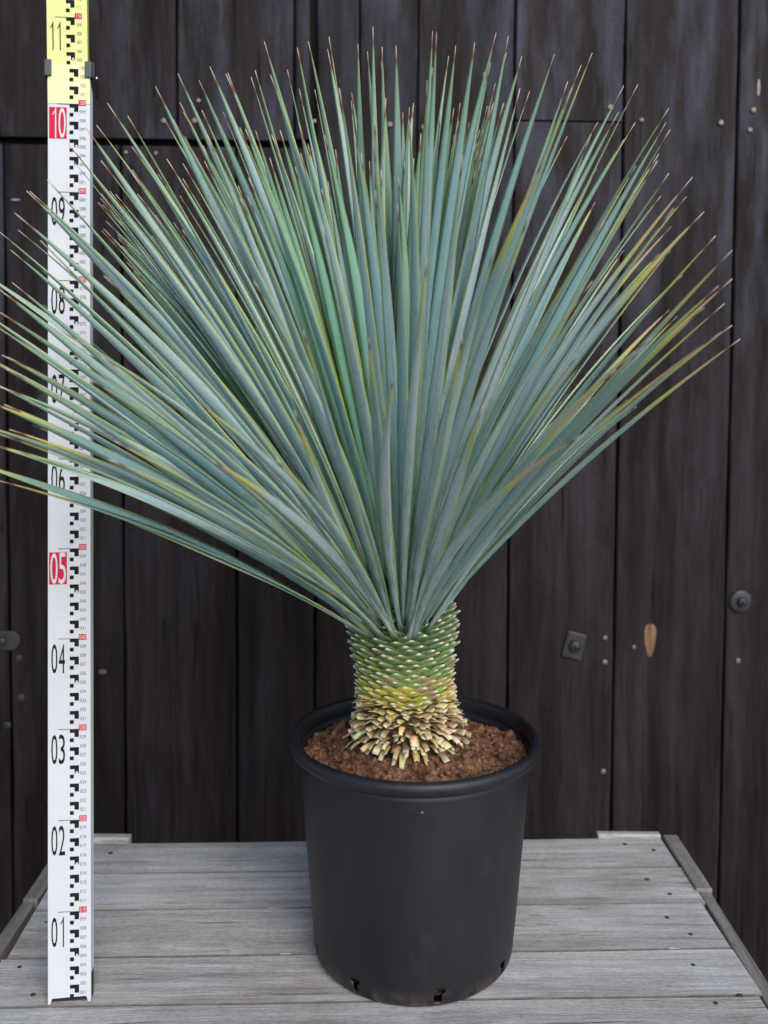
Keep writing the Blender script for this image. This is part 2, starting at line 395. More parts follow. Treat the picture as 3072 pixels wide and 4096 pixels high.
# upper section slides out behind
bm = bmesh.new(); fbox(bm, top, 0, 1, .97*SL, 1.60*SL, -.0022, 0); mesh_obj('upper_section', bm, M_yellow, staff, False)
bm = bmesh.new(); fbox(bm, top, .004, .05, .97*SL, 1.60*SL, -SD+.006, -.0024); fbox(bm, top, .95, .996, .97*SL, 1.60*SL, -SD+.006, -.0024); mesh_obj('upper_flange', bm, M_darkyellow, staff, False)
# collar clips
for f0, f1, za in ((-.075, .09, 1.0310), (.885, 1.045, 1.0300)):
    bm = bmesh.new(); fbox(bm, base, f0, f1, za*SL, (za+.0185)*SL, .0003, .003); bevel(mesh_obj('collar_clip', bm, M_clip, staff, False), .0008)
bm = bmesh.new(); fbox(bm, base, -.075, -.008, 1.0312*SL, 1.0492*SL, -.014, .0002); mesh_obj('collar_side', bm, M_rubber, staff, False)
bm = bmesh.new()
vs = [base.p(1.046, z*SL, n) for z, n in ((1.0480, .0028), (1.0302, .0028), (1.014, -.022), (1.034, -.023))]
ve = [p + W*.0035 for p in vs]
a = [bm.verts.new(p) for p in vs]; b = [bm.verts.new(p) for p in ve]
bm.faces.new(a); bm.faces.new(b[::-1])
for i in range(4): bm.faces.new((a[i], a[(i+1)%4], b[(i+1)%4], b[i]))
bmesh.ops.recalc_face_normals(bm, faces=bm.faces)
cs = mesh_obj('collar_side', bm, M_rubber, staff, False); bevel(cs, .0008)
bm = bmesh.new(); disc(bm, base.p(1.046, 1.033*SL, -.008)+W*.004, W, .0020, .001, 12, .6); mesh_obj('rivet', bm, plain('steel', (.6, .6, .6), .3, .9), cs)

# printed marks
def fr_at(z): return (top, .0004, .02) if z > 1.046 else (base, .0004, 0)
bm = bmesh.new(); bt = bmesh.new()
k = 1
for k in range(1, 66):
    z = k*.02
    if z > 1.34: break
    fr, n, sh = fr_at(z-.001)
    B = bt if fr is top else bm
    dotted = (k*2) % 10 == 6
    def q_(f0, f1, z0, z1):
        if fr is top: z0 = max(z0, 1.0455)
        if z1 > z0: fquad(B, fr, f0-sh*1.6, f1-sh*1.6, z0*SL, z1*SL, n)
    q_(.513, .725, z-.0041, z)
    q_(.622, .725, z-.0088, z-.0041)
    q_(.513, .605, z-.0143, z-.0101)
    if k % 5 == 0 and k != 50: q_(.24, .513, z-.0004, z+.0002)
    if k == 50: q_(.24, .513, z-.0006, z)
    if dotted:
        c = fr.p(.680-sh*1.6, (z-.0077)*SL, n+.0003); bd = bmesh.new(); ring = [bd.verts.new(c+(fr.W*math.cos(t)+fr.A*math.sin(t))*.0013) for t in [i*2*math.pi/14 for i in range(14)]]; bd.faces.new(ring); mesh_obj('centre_dot', bd, M_white, staff, False)
mesh_obj('graduation_marks', bm, M_ink, staff, False); mesh_obj('graduation_marks', bt, M_ink, staff, False)

TXT = {}
def glyphs(s):
    if s not in TXT:
        cu = bpy.data.curves.new('t', 'FONT'); cu.body = s; cu.align_x = 'LEFT'; cu.resolution_u = 3
        ob = bpy.data.objects.new('t', cu); COL.objects.link(ob)
        dg = bpy.context.evaluated_depsgraph_get(); me = bpy.data.meshes.new_from_object(ob.evaluated_get(dg))
        vs = [v.co.copy() for v in me.vertices]; fs = [tuple(p.vertices) for p in me.polygons]
        bpy.data.objects.remove(ob); bpy.data.curves.remove(cu); bpy.data.meshes.remove(me)
        x0 = min(v.x for v in vs); x1 = max(v.x for v in vs); y0 = min(v.y for v in vs); y1 = max(v.y for v in vs)
        TXT[s] = ([((v.x-x0)/(x1-x0), (v.y-y0)/(y1-y0)) for v in vs], fs)
    return TXT[s]
def put_text(bm, fr, s, f0, f1, z0, z1, n):
    vs, fs = glyphs(s)
    V = [bm.verts.new(fr.p(f0+(f1-f0)*x, (z0+(z1-z0)*y)*SL, n)) for x, y in vs]
    for f in fs:
        try: bm.faces.new([V[i] for i in f])
        except ValueError: pass
def digits(bm, fr, s, f0, f1, z0, z1, n, gap=.08):
    w_ = (f1-f0); k = len(s); cw = w_*(1-gap*(k-1)/1.0)/k if k > 1 else w_
    for i, c in enumerate(s):
        a = f0+i*(cw+w_*gap); 
        if c == '1':
            st = cw*.16
            pts = [(.64, 0), (.82, 0), (.82, 1), (.70, 1), (.58, .90), (.30, .80), (.30, .74), (.64, .86)]
            V = [bm.verts.new(fr.p(a+cw*x, (z0+(z1-z0)*y)*SL, n)) for x, y in pts]
            bm.faces.new((V[0], V[1], V[7])); bm.faces.new((V[1], V[2], V[7])); bm.faces.new((V[2], V[3], V[7])); bm.faces.new((V[3], V[4], V[7])); bm.faces.new((V[4], V[5], V[6])); bm.faces.new((V[4], V[6], V[7]))
        else: put_text(bm, fr, c, a, a+cw, z0, z1, n)
for d in range(1, 14):
    z = d*.1; s = '%02d' % d
    fr, n, sh = fr_at(z); s2 = sh*1.6
    bm = bmesh.new()
    if d in (5, 10):
        b2 = bmesh.new(); fquad(b2, fr, .03, .446, (z-.0396)*SL, (z-.004)*SL, n); pn = mesh_obj('red_panel', b2, M_red, staff, False)
        digits(bm, fr, s, .06, .425, z-.0392, z-.0045, n+.0003, .06)
        o = mesh_obj('large_numeral', bm, M_white, staff, False)
        tag(o, 'white numeral %s on a red panel' % s)
    else:
        digits(bm, fr, s, .08-s2, .40-s2, z-.0382, z-.0055, n, .10)
        o = mesh_obj('large_numeral', bm, M_ink, staff, False); tag(o, 'black numeral %s' % s)
    b3 = bmesh.new(); fquad(b3, fr, .727-s2, .905-s2, (z-.0018)*SL, (z+.0048)*SL, n); mesh_obj('red_tag', b3, M_red, staff, False)
    b4 = bmesh.new(); digits(b4, fr, '%03d' % (d*10), .745-s2, .89-s2, z-.0010, z+.0040, n+.0003, .07); mesh_obj('red_tag_number', b4, M_white, staff, False)
bs = bmesh.new()
for c in range(1, 134):
    if c % 10 == 0: continue
    z = c/100; fr, n, sh = fr_at(z); s2 = sh*1.6
    digits(bs, fr, '%03d' % c, .755-s2, .895-s2, z-.0006, z+.0033, n, .07)
mesh_obj('small_numerals', bs, M_inkgrey, staff, False)

# ------------------------------------------------------------------ pot
PC = Vector((.0390, 1.167, 0))
pot = empty('plant_pot', 'round black plastic nursery pot with thick rolled rim on the grey table', 'pot'); pot.location = PC; pot.scale = (1.012, 1.045, 1.010)
q = NT('black_pot_plastic'); tc = q.n('ShaderNodeTexCoord').outputs['Object']
n1 = q.noise(q.mapping(tc, (6, 6, 3)), 1.5, 5, .6); n2 = q.noise(q.mapping(tc, (30, 30, 14)), 1, 6, .7, .6); n3 = q.noise(tc, 160, 3)
c = q.mix(q.ramp(n1, [(.35, 0.), (.7, 1.)]), (.0066, .0066, .0092), (.0125, .0125, .0180))
c = q.mix(q.math('MULTIPLY', q.ramp(n2, [(.58, 0.), (.74, 1.)]), .16), c, (.065, .065, .078))
n4 = q.noise(q.mapping(tc, (70, 70, 200)), 1, 4, .6, 1.5)
c = q.mix(q.math('MULTIPLY', q.ramp(n4, [(.73, 0.), (.77, 1.)]), .30), c, (.16, .16, .17))
sz = q.n('ShaderNodeSeparateXYZ'); q.l(tc, sz.inputs[0])
dirt = q.math('MULTIPLY', q.ramp(sz.outputs[2], [(0, 1.), (.022, 0.)]), q.ramp(n2, [(.45, 0.), (.6, 1.)]))
c = q.mix(q.math('MULTIPLY', dirt, .6), c, (.12, .075, .055))
M_pot = q.set(Base_Color=c, Roughness=q.ramp(n1, [(.3, .42), (.7, .56)]), Normal=q.bump(n3, .08, .0006, q.bump(n1, .1, .004)), Specular_IOR_Level=.5)
NSEG = 240
bm = bmesh.new()
slots = [(-.60+math.pi/4*k*1.02) for k in range(8)]
def rad(z):
    if z < .010: return .1174 - .006*(1-z/.010)**2
    return .1174 + (.1362-.1174)*((z-.010)/(.246-.010))**.92
zs = [0, .0025, .0055, .010, .013, .0165, .020, .0225, .026, .04, .07, .10, .13, .16, .19, .215, .235, .2445]
rings = []
for z in zs:
    r = rad(z); rings.append([bm.verts.new((r*math.sin(2*math.pi*i/NSEG), -r*math.cos(2*math.pi*i/NSEG), z)) for i in range(NSEG)])
for k in range(len(zs)-1):
    for i in range(NSEG):
        ang = 2*math.pi*(i+.5)/NSEG
        hole = False
        for s_ in slots:
            d = (ang-s_+math.pi) % (2*math.pi)-math.pi
            wsl = .034 if zs[k] < .016 else .048
            if .005 <= zs[k] < .0225 and abs(d) < wsl: hole = True
        if hole: continue
        bm.faces.new((rings[k][i], rings[k][(i+1)%NSEG], rings[k+1][(i+1)%NSEG], rings[k+1][i]))
bm.faces.new(rings[0][::-1])
o = mesh_obj('body', bm, M_pot, pot); md = o.modifiers.new('s', 'SOLIDIFY'); md.thickness = .0026; md.offset = -1
bm = bmesh.new()
prof = [(.1362, .2446), (.1395, .2440), (.1435, .2452), (.1462, .2475), (.1476, .2515), (.1478, .2550), (.1468, .2582), (.1448, .2604), (.1420, .2612), (.1395, .2608), (.1375, .2592), (.1364, .2560), (.1358, .245), (.1350, .225)]
rr = lathe(bm, prof, 160)
mesh_obj('rim', bm, M_pot, pot)
# moulding nib under rim
bm = bmesh.new(); disc(bm, Vector((.0035, -.1340, .226)), (0, -1, .1), .0016, .002, 10); mesh_obj('moulding_nib', bm, M_nail, pot)
# soil seen through the slots
q = NT('brown_potting_soil'); tc = q.n('ShaderNodeTexCoord').outputs['Object']
sn = q.noise(tc, 130, 8, .75); sn2 = q.noise(q.mapping(tc, (1, 1.4, 2)), 420, 4, .7, 1.0); sn3 = q.noise(tc, 25, 4)
c = q.ramp(sn, [(.32, (.045, .020, .012)), (.5, (.27, .130, .072)), (.68, (.56, .34, .21))])
c = q.mix(q.math('MULTIPLY', q.ramp(sn2, [(.6, 0.), (.7, 1.)]), .5), c, (.42, .27, .18))
c = q.mix(q.math('MULTIPLY', q.ramp(sn3, [(.38, 1.), (.6, 0.)]), .65), c, (.060, .030, .020))
M_soil = q.set(Base_Color=c, Roughness=.95, Normal=q.bump(sn, .9, .004, q.bump(sn2, .6, .0015)), Specular_IOR_Level=.04)
bm = bmesh.new()
cx = PC.x; cy = PC.y; nr, na = 60, 150
def soil_h(x, y):
    r = math.hypot(x, y)
    h = .2445 - .004*max(0, (r-.09)/.04) + .006*noise.noise(Vector((x*22, y*22, 1.7))) + .0045*noise.noise(Vector((x*60, y*60, 4))) + .0022*noise.noise(Vector((x*160, y*160, 9)))
    h += .006*math.exp(-((x-.085)**2+(y+.005)**2)/.0022) + .005*math.exp(-((x-.045)**2+(y+.075)**2)/.0012)
    h += .0165*math.exp(-(((x+.0065)**2+y**2)/.0050)**2)
    h -= .003*math.exp(-((x+.01)**2+(y+.09)**2)/.0012)
    return h
rings = [[bm.verts.new((0, 0, soil_h(0, 0)))]]
for j in range(1, nr+1):
    r = .1335*j/nr; rg = []
    for i in range(na):
        a = 2*math.pi*i/na; x, y = r*math.cos(a), r*math.sin(a)
        rg.append(bm.verts.new((x, y, soil_h(x, y))))
    rings.append(rg)
for i in range(na): bm.faces.new((rings[0][0], rings[1][i], rings[1][(i+1)%na]))
for a, b in zip(rings[1:], rings[2:]):
    for i in range(na): bm.faces.new((a[i], b[i], b[(i+1)%na], a[(i+1)%na]))
prev = rings[-1]
for r, z in ((.1315, .2), (.1120, .04), (.1040, .028), (.102, .004)):
    rg = [bm.verts.new((r*math.cos(2*math.pi*i/na), r*math.sin(2*math.pi*i/na), z)) for i in range(na)]
    for i in range(na): bm.faces.new((prev[i], rg[i], rg[(i+1)%na], prev[(i+1)%na]))
    prev = rg
rs = random.Random(3)
def crumb(bm, c, s, rs, stretch=1.0):
    d = bmesh.ops.create_icosphere(bm, subdivisions=1, radius=s)
    rot = Matrix.Rotation(rs.uniform(0, 6.3), 3, Vector((rs.uniform(-1,1), rs.uniform(-1,1), rs.uniform(-1,1))).normalized())
    sc = Vector((rs.uniform(.7, 1.3)*stretch, rs.uniform(.6, 1.2), rs.uniform(.5, 1.0)))
    for v in d['verts']:
        p = v.co.copy()*(1+rs.uniform(-.3, .3)); p = Vector((p.x*sc.x, p.y*sc.y, p.z*sc.z)); v.co = rot @ p + c
for i in range(1900):
    a = rs.uniform(0, 6.283); r = .131*math.sqrt(rs.random()); x, y = r*math.cos(a), r*math.sin(a)
    s = rs.choice([.0010, .0016, .0024, .0036]) * rs.uniform(.7, 1.3)
    crumb(bm, Vector((x, y, soil_h(x, y)+s*.2)), s, rs, rs.choice([1, 1, 1.8]))
for x, y, s in ((-.0900, .060, .011), (-.105, .02, .006), (-.085, -.068, .006), (.115, .03, .008), (.085, .06, .008), (-.045, -.1, .005), (.05, -.085, .007), (.02, -.11, .005), (.10, -.04, .006)):
    crumb(bm, Vector((x, y, soil_h(x, y)+s*.3)), s, rs)
# fine root fibres on the surface
for i in range(240):
    a = rs.uniform(0, 6.283); r = .128*math.sqrt(rs.random()); x, y = r*math.cos(a), r*math.sin(a); th = rs.uniform(0, 6.28); L = rs.uniform(.005, .022); bend = rs.uniform(-60, 60)
    pts = []
    for k in range(6):
        t = k/5*L; x2 = x+math.cos(th+bend*t)*t; y2 = y+math.sin(th+bend*t)*t
        if math.hypot(x2, y2) > .131: break
        pts.append(Vector((x2, y2, soil_h(x2, y2)+.0012+.002*math.sin(k*1.3+i))))
    for p, p2 in zip(pts, pts[1:]):
        d = (p2-p).normalized(); u = d.cross(Vector((0, 0, 1))).normalized()*.00028; v = Vector((0, 0, .0005))
        q4 = [bm.verts.new(z_) for z_ in (p-u, p+u, p+v, p2-u, p2+u, p2+v)]
        bm.faces.new((q4[0], q4[1], q4[4], q4[3])); bm.faces.new((q4[1], q4[2], q4[5], q4[4])); bm.faces.new((q4[2], q4[0], q4[3], q4[5]))
soil = mesh_obj('soil', bm, M_soil, None); soil.location = PC; soil.scale = (1.0, 1.03, 1.0)
tag(soil, 'crumbly reddish brown soil filling the black pot', 'soil', kind='stuff')

# ------------------------------------------------------------------ yucca
yuc = empty('yucca_plant', 'blue green spiky rosette plant with short stubby trunk growing in the black pot', 'plant')
def axis_c(z): # trunk centre line
    t = (z-.25)/.16; return Vector((.0325-.0115*t, 1.166, z))
yuc.location = axis_c(.25)
Y0 = axis_c(.25)
CB = axis_c(.46)

q = NT('yucca_trunk'); ca = q.n('ShaderNodeVertexColor'); ca.layer_name = 'Col'
tc = q.n('ShaderNodeTexCoord').outputs['Object']
nn = q.noise(tc, 260, 5, .7)
cc = q.mix(1., ca.outputs[0], q.ramp(nn, [(.3, (.62, .60, .56)), (.7, (1.2, 1.2, 1.2))]), 'MULTIPLY')
M_trunk = q.set(Base_Color=cc, Roughness=.7, Normal=q.bump(nn, .5, .0012), Specular_IOR_Level=.3)
def lerp(a, b, t): return tuple(x+(y-x)*t for x, y in zip(a, b))
bm = bmesh.new(); cl = bm.loops.layers.float_color.new('Col')
def setc(f, cols):
    for l, c in zip(f.loops, cols): l[cl] = (*[max(0, min(1, x)) for x in c], 1)
# core
core = [(.058, .245), (.056, .27), (.0525, .29), (.0515, .31), (.0520, .34), (.0565, .37), (.0600, .39), (.0590, .41), (.052, .43), (.042, .46), (.030, .49), (.018, .52), (.006, .54)]
n = 48; rg = []
def core_r(z):
    for (r0, z0), (r1, z1) in zip(core, core[1:]):
        if z0 <= z <= z1: return r0+(r1-r0)*(z-z0)/(z1-z0)
    return .006
for r, z in core:
    c_ = axis_c(z)-Y0; rg.append([bm.verts.new(c_+Vector((r*math.cos(2*math.pi*i/n), r*math.sin(2*math.pi*i/n), 0))) for i in range(n)])
for a, b in zip(rg, rg[1:]):
    for i in range(n):
        f = bm.faces.new((a[i], a[(i+1)%n], b[(i+1)%n], b[i]))
        zc = a[i].co.z+.25; col = (.05, .028, .015) if zc < .31 else (.035, .075, .025)
        setc(f, [col]*4)
rt = random.Random(11)
def stub(z, az, Lr, wid, th, up, cbody, cedge, ctip, droop=0, tipw=.4, seg=4, twist=0):
    """one cut-off leaf base: a thick wedge reaching outward from the trunk, with a pale cut end"""
    c_ = axis_c(z)-Y0; r0 = core_r(z)-.002; rad_ = Vector((math.cos(az), math.sin(az), 0)); tan = Vector((-math.sin(az), math.cos(az), 0)); upv = Vector((0, 0, 1))
    rows = []
    for i in range(seg+1):
        t = i/seg; ang = up - droop*t
        if i == 0: pos = c_ + rad_*r0; 
        else: pos = pos + (rad_*math.cos(ang)+upv*math.sin(ang))*(Lr/seg)
        nrm = (upv*math.cos(ang)-rad_*math.sin(ang)); wd = wid*((1-t)**1.15*(1-tipw)+tipw)*.5; h = th*((1-t)*.82+.18)*.5
        tv = (tan + nrm*math.sin(twist*t)).normalized()
        rows.append([pos-tv*wd-nrm*h*.25, pos-tv*wd*.5+nrm*h*.75, pos+nrm*h, pos+tv*wd*.5+nrm*h*.75, pos+tv*wd-nrm*h*.25, pos-nrm*h])
    V = [[bm.verts.new(p) for p in r] for r in rows]
    for i in range(seg):
        t0, t1 = i/seg, (i+1)/seg
        for k in range(6):
            k2 = (k+1) % 6
            def colat(kk, t):
                c = cedge if kk in (0, 4) else cbody
                tt = max(0, (t-.66)/.34); return lerp(c, ctip, tt**1.3)
            f = bm.faces.new((V[i][k], V[i][k2], V[i+1][k2], V[i+1][k])); setc(f, [colat(k, t0), colat(k2, t0), colat(k2, t1), colat(k, t1)])
            f.smooth = True
    f = bm.faces.new(V[-1]); setc(f, [ctip]*6)
NA = 17; dz = .0056; z = .314; row = 0
green = (.10, .215, .06); yel = (.56, .48, .04); lime = (.22, .34, .07)
while z < .432:
    for k in range(NA):
        az = (k+.5*(row % 2)+row*.06)*2*math.pi/NA+rt.uniform(-.055, .055)
        t = (z-.314)/.095
        g = lerp(lime, green, min(1, max(0, (t-.2)*2.2))) if t > .2 else lerp(yel, lime, rt.random()*.7)
        if t > .6: g = lerp(green, (.07, .17, .08), (t-.6)*2)
        g = tuple(x*rt.uniform(.75, 1.25) for x in g)
        L = rt.uniform(.0100, .0130)
        if rt.random() < .06: L *= 1.35
        tipc = lerp((.58, .54, .40), (.80, .79, .70), rt.random())
        if t < .3 and rt.random() < .28: g = (.42, .31, .16)
        stub(z+rt.uniform(-.0012, .0012), az, L,   .0275, .0084, R_(rt.uniform(14, 26)), g, lerp(g, (.22, .16, .09), .5), tipc, droop=R_(-8), tipw=.16, seg=4)
    z += dz; row += 1
# yellow to tan zone: shorter, ragged flaps that turn down towards the soil
z = .3135; row = 0
tans = [(.74, .58, .34), (.86, .72, .46), (.66, .49, .26), (.48, .34, .18), (.90, .79, .56), (.28, .19, .11), (.78, .64, .40), (.20, .12, .07), (.55, .40, .22)]
while z > .2615:
    t = (.3135-z)/.052
    nn_ = 30
    for k in range(nn_):
        az = (k+.5*(row % 2))*2*math.pi/nn_+rt.uniform(-.07, .07)
        c = rt.choice(tans); c = tuple(x*rt.uniform(.8, 1.1)*m for x, m in zip(c, (1, .98, .82)))
        if t < .4 and rt.random() < .7: c = lerp(yel, c, rt.random()*.8+t)
        L = .0105+.0105*t*t+rt.uniform(-.002, .003)*(1+t)
        stub(z+rt.uniform(-.001, .001), az, L, rt.uniform(.0070, .0125)+.009*(1-t)**2, .0015+.003*(1-t)**2, R_(22-16*t+rt.uniform(-8, 8)), c, tuple(x*.55 for x in c), lerp(c, (.88, .78, .60), .6),
             droop=R_(8+32*t+rt.uniform(-16, 26)), tipw=.25+.4*min(1, t*1.6)+rt.uniform(-.15, .2), seg=5, twist=rt.uniform(-1.1, 1.1))
    z -= .0043; row += 1
bmesh.ops.recalc_face_normals(bm, faces=bm.faces)
tr = mesh_obj('trunk', bm, M_trunk, yuc, smooth=False)

# leaf material
q = NT('yucca_leaf'); uv = q.n('ShaderNodeUVMap'); uv.uv_map = 'UVMap'
at = q.n('ShaderNodeVertexColor'); at.layer_name = 'leafdata'; sp = q.n('ShaderNodeSeparateColor'); q.l(at.outputs[0], sp.inputs[0])
rA, yL, rB = sp.outputs[0], sp.outputs[1], sp.outputs[2]
su = q.n('ShaderNodeSeparateXYZ'); q.l(uv.outputs[0], su.inputs[0]); U_, V_ = su.outputs[0], su.outputs[1]
cmb = q.n('ShaderNodeCombineXYZ'); q.l(U_, cmb.inputs[0]); q.l(V_, cmb.inputs[1]); q.l(q.math('MULTIPLY', rA, 53.), cmb.inputs[2])
str_ = q.noise(q.mapping(cmb.outputs[0], (26, 5, 1)), 1, 4, .6)
pat = q.noise(q.mapping(cmb.outputs[0], (3.0, 16, 1)), 1, 4, .65, .5)
dash = q.noise(q.mapping(cmb.outputs[0], (22, 90, 1)), 1, 2, .5)
base = q.mix(q.ramp(rB, [(.35, 0.), (1., 1.)]), (.235, .395, .405), (.56, .70, .71))
base = q.mix(q.ramp(rA, [(.80, 0.), (1., 1.)]), base, (.26, .55, .34))
base = q.mix(q.math('MULTIPLY', q.ramp(str_, [(.40, 1.), (.53, 0.)]), .50), base, (.14, .255, .25))
base = q.mix(q.math('MULTIPLY', q.ramp(pat, [(.525, 0.), (.56, 1.)]), q.math('MULTIPLY', q.ramp(V_, [(.12, 1.), (.66, 0.)]), .62)), base, (.10, .22, .17))
base = q.mix(q.math('MULTIPLY', q.ramp(dash, [(.64, 0.), (.69, 1.)]), .6), base, (.05, .10, .085))
ctr = q.math('ABSOLUTE', q.math('SUBTRACT', U_, .5))
# greener towards the point and the clasping base
base = q.mix(q.math('MULTIPLY', q.ramp(V_, [(.78, 0.), (.97, 1.)]), .7), base, (.20, .33, .14))
base = q.mix(q.math('MULTIPLY', q.ramp(V_, [(.0, 1.), (.06, 0.)]), .8), base, (.085, .20, .09))
mg = ctr
base = q.mix(q.math('MULTIPLY', q.ramp(mg, [(.430, 0.), (.452, 1.)]), .92), base, (.66, .72, .06))
# yellowing before the tip, for the leaves that have it
yl = q.math('SUBTRACT', V_, q.math('SUBTRACT', .955, q.math('MULTIPLY', yL, .26)))
yel_f = q.math('MULTIPLY', q.ramp(q.math('MULTIPLY_ADD', str_, .10, q.math('MULTIPLY_ADD', yl, 5.0, .15)), [(.2, 0.), (.75, 1.)]), q.ramp(yL, [(.02, 0.), (.12, 1.)]))
base = q.mix(yel_f, base, (.58, .60, .12))
tan_f = q.math('MULTIPLY', q.ramp(q.math('MULTIPLY_ADD', pat, .25, q.math('MULTIPLY', yl, 4.2)), [(.45, 0.), (.85, 1.)]), q.ramp(yL, [(.2, 0.), (.4, 1.)]))
base = q.mix(tan_f, base, (.66, .49, .26))
# brown spine with paler point
tp = q.math('MULTIPLY_ADD', rB, .012, V_)
base = q.mix(q.ramp(tp, [(.968, 0.), (.977, 1.)]), base, (.24, .10, .045))
base = q.mix(q.ramp(tp, [(.983, 0.), (1.0, 1.)]), base, (.62, .50, .40))
nb = q.bump(str_, .35, .0006)
M_leaf = q.set(Base_Color=base, Roughness=q.ramp(pat, [(.5, .48), (.62, .34)]), Normal=nb, Specular_IOR_Level=.45)

def width_profile(v):
    if v < .045: return .75*(1-v/.045)**1.8 + .50
    if v < .52: return .50+.50*math.sin((v-.045)/.475*math.pi/2)
    t = (v-.52)/.48
    return max(.035, (1-t**1.42)*.97 + .03)
NSG = 26
def leaf(bm, base, tip, wmax, roll, arch, seed, yl, green=0, side=0):
    uvl = bm.loops.layers.uv.get('UVMap') or bm.loops.layers.uv.new('UVMap'); dl = bm.loops.layers.float_color.get('leafdata') or bm.loops.layers.float_color.new('leafdata')
    rl = random.Random(seed); d = tip-base; L = d.length; dn = d.normalized()
    out = Vector((dn.x, dn.y, 0)); out = out.normalized() if out.length > .05 else Vector((math.cos(seed), math.sin(seed), 0))
    tang = Vector((-out.y, out.x, 0)); upn = tang.cross(dn) ; upn = -upn if upn.z < 0 else upn
    # the leaf leaves the trunk lower/outer, arcs over: control points lifted
    c1 = base + dn*L*.33 + upn*L*arch + tang*L*side; c2 = base + dn*L*.68 + upn*L*arch*1.0 + tang*L*side
    ra = rl.random()*.78 if not green else .9+.1*rl.random()
    rb = rl.random()
    rows = []
    prevw = None
    tw = rl.uniform(-.5, .5)
    for i in range(NSG+1):
        t = i/NSG; t = 1-(1-t)**1.12 if t > .0 else 0
        P = base*(1-t)**3 + c1*3*t*(1-t)**2 + c2*3*t*t*(1-t) + tip*t**3
        D = ((c1-base)*3*(1-t)**2 + (c2-c1)*6*t*(1-t) + (tip-c2)*3*t*t).normalized()
        wv = tang - D*tang.dot(D); wv.normalize()
        rr_ = roll*min(1, t*2.2) + tw*t
        wv = Matrix.Rotation(rr_, 3, D) @ wv
        nv = wv.cross(D).normalized()
        if nv.z < 0 and i == 0: flip = -1
        elif i == 0: flip = 1
        nv = nv*flip
        W_ = wmax*width_profile(t)*.5; cup = W_*.22; thk = .0005+.0011*(1-t)**.6
        if t > .93: thk = .0006
        us = (-1, -.5, 0, .5, 1, .5, 0, -.5); hs = (0, -.75, -1, -.75, 0)
        row = []
        for k in range(8):
            u = us[k]
            if k < 5: p = P + wv*u*W_ - nv*cup*(1-u*u)
            else: p = P + wv*u*W_ - nv*(cup*(1-u*u)+thk*(1-abs(u)*.5))
            row.append((bm.verts.new(p), (u+1)/2, t))
        rows.append(row)
    for a, b in zip(rows, rows[1:]):
        for k in range(8):
            k2 = (k+1) % 8
            q4 = (a[k], a[k2], b[k2], b[k]); f = bm.faces.new([x[0] for x in q4]); f.smooth = True
            for l, x in zip(f.loops, q4): l[uvl].uv = (x[1], x[2]); l[dl] = (ra, yl, rb, 1)
    f = bm.faces.new([x[0] for x in rows[-1]]); f2 = bm.faces.new([x[0] for x in rows[0]][::-1])
    for ff in (f, f2):
        for l in ff.loops: l[uvl].uv = (.5, 1 if ff is f else 0); l[dl] = (ra, yl, rb, 1)

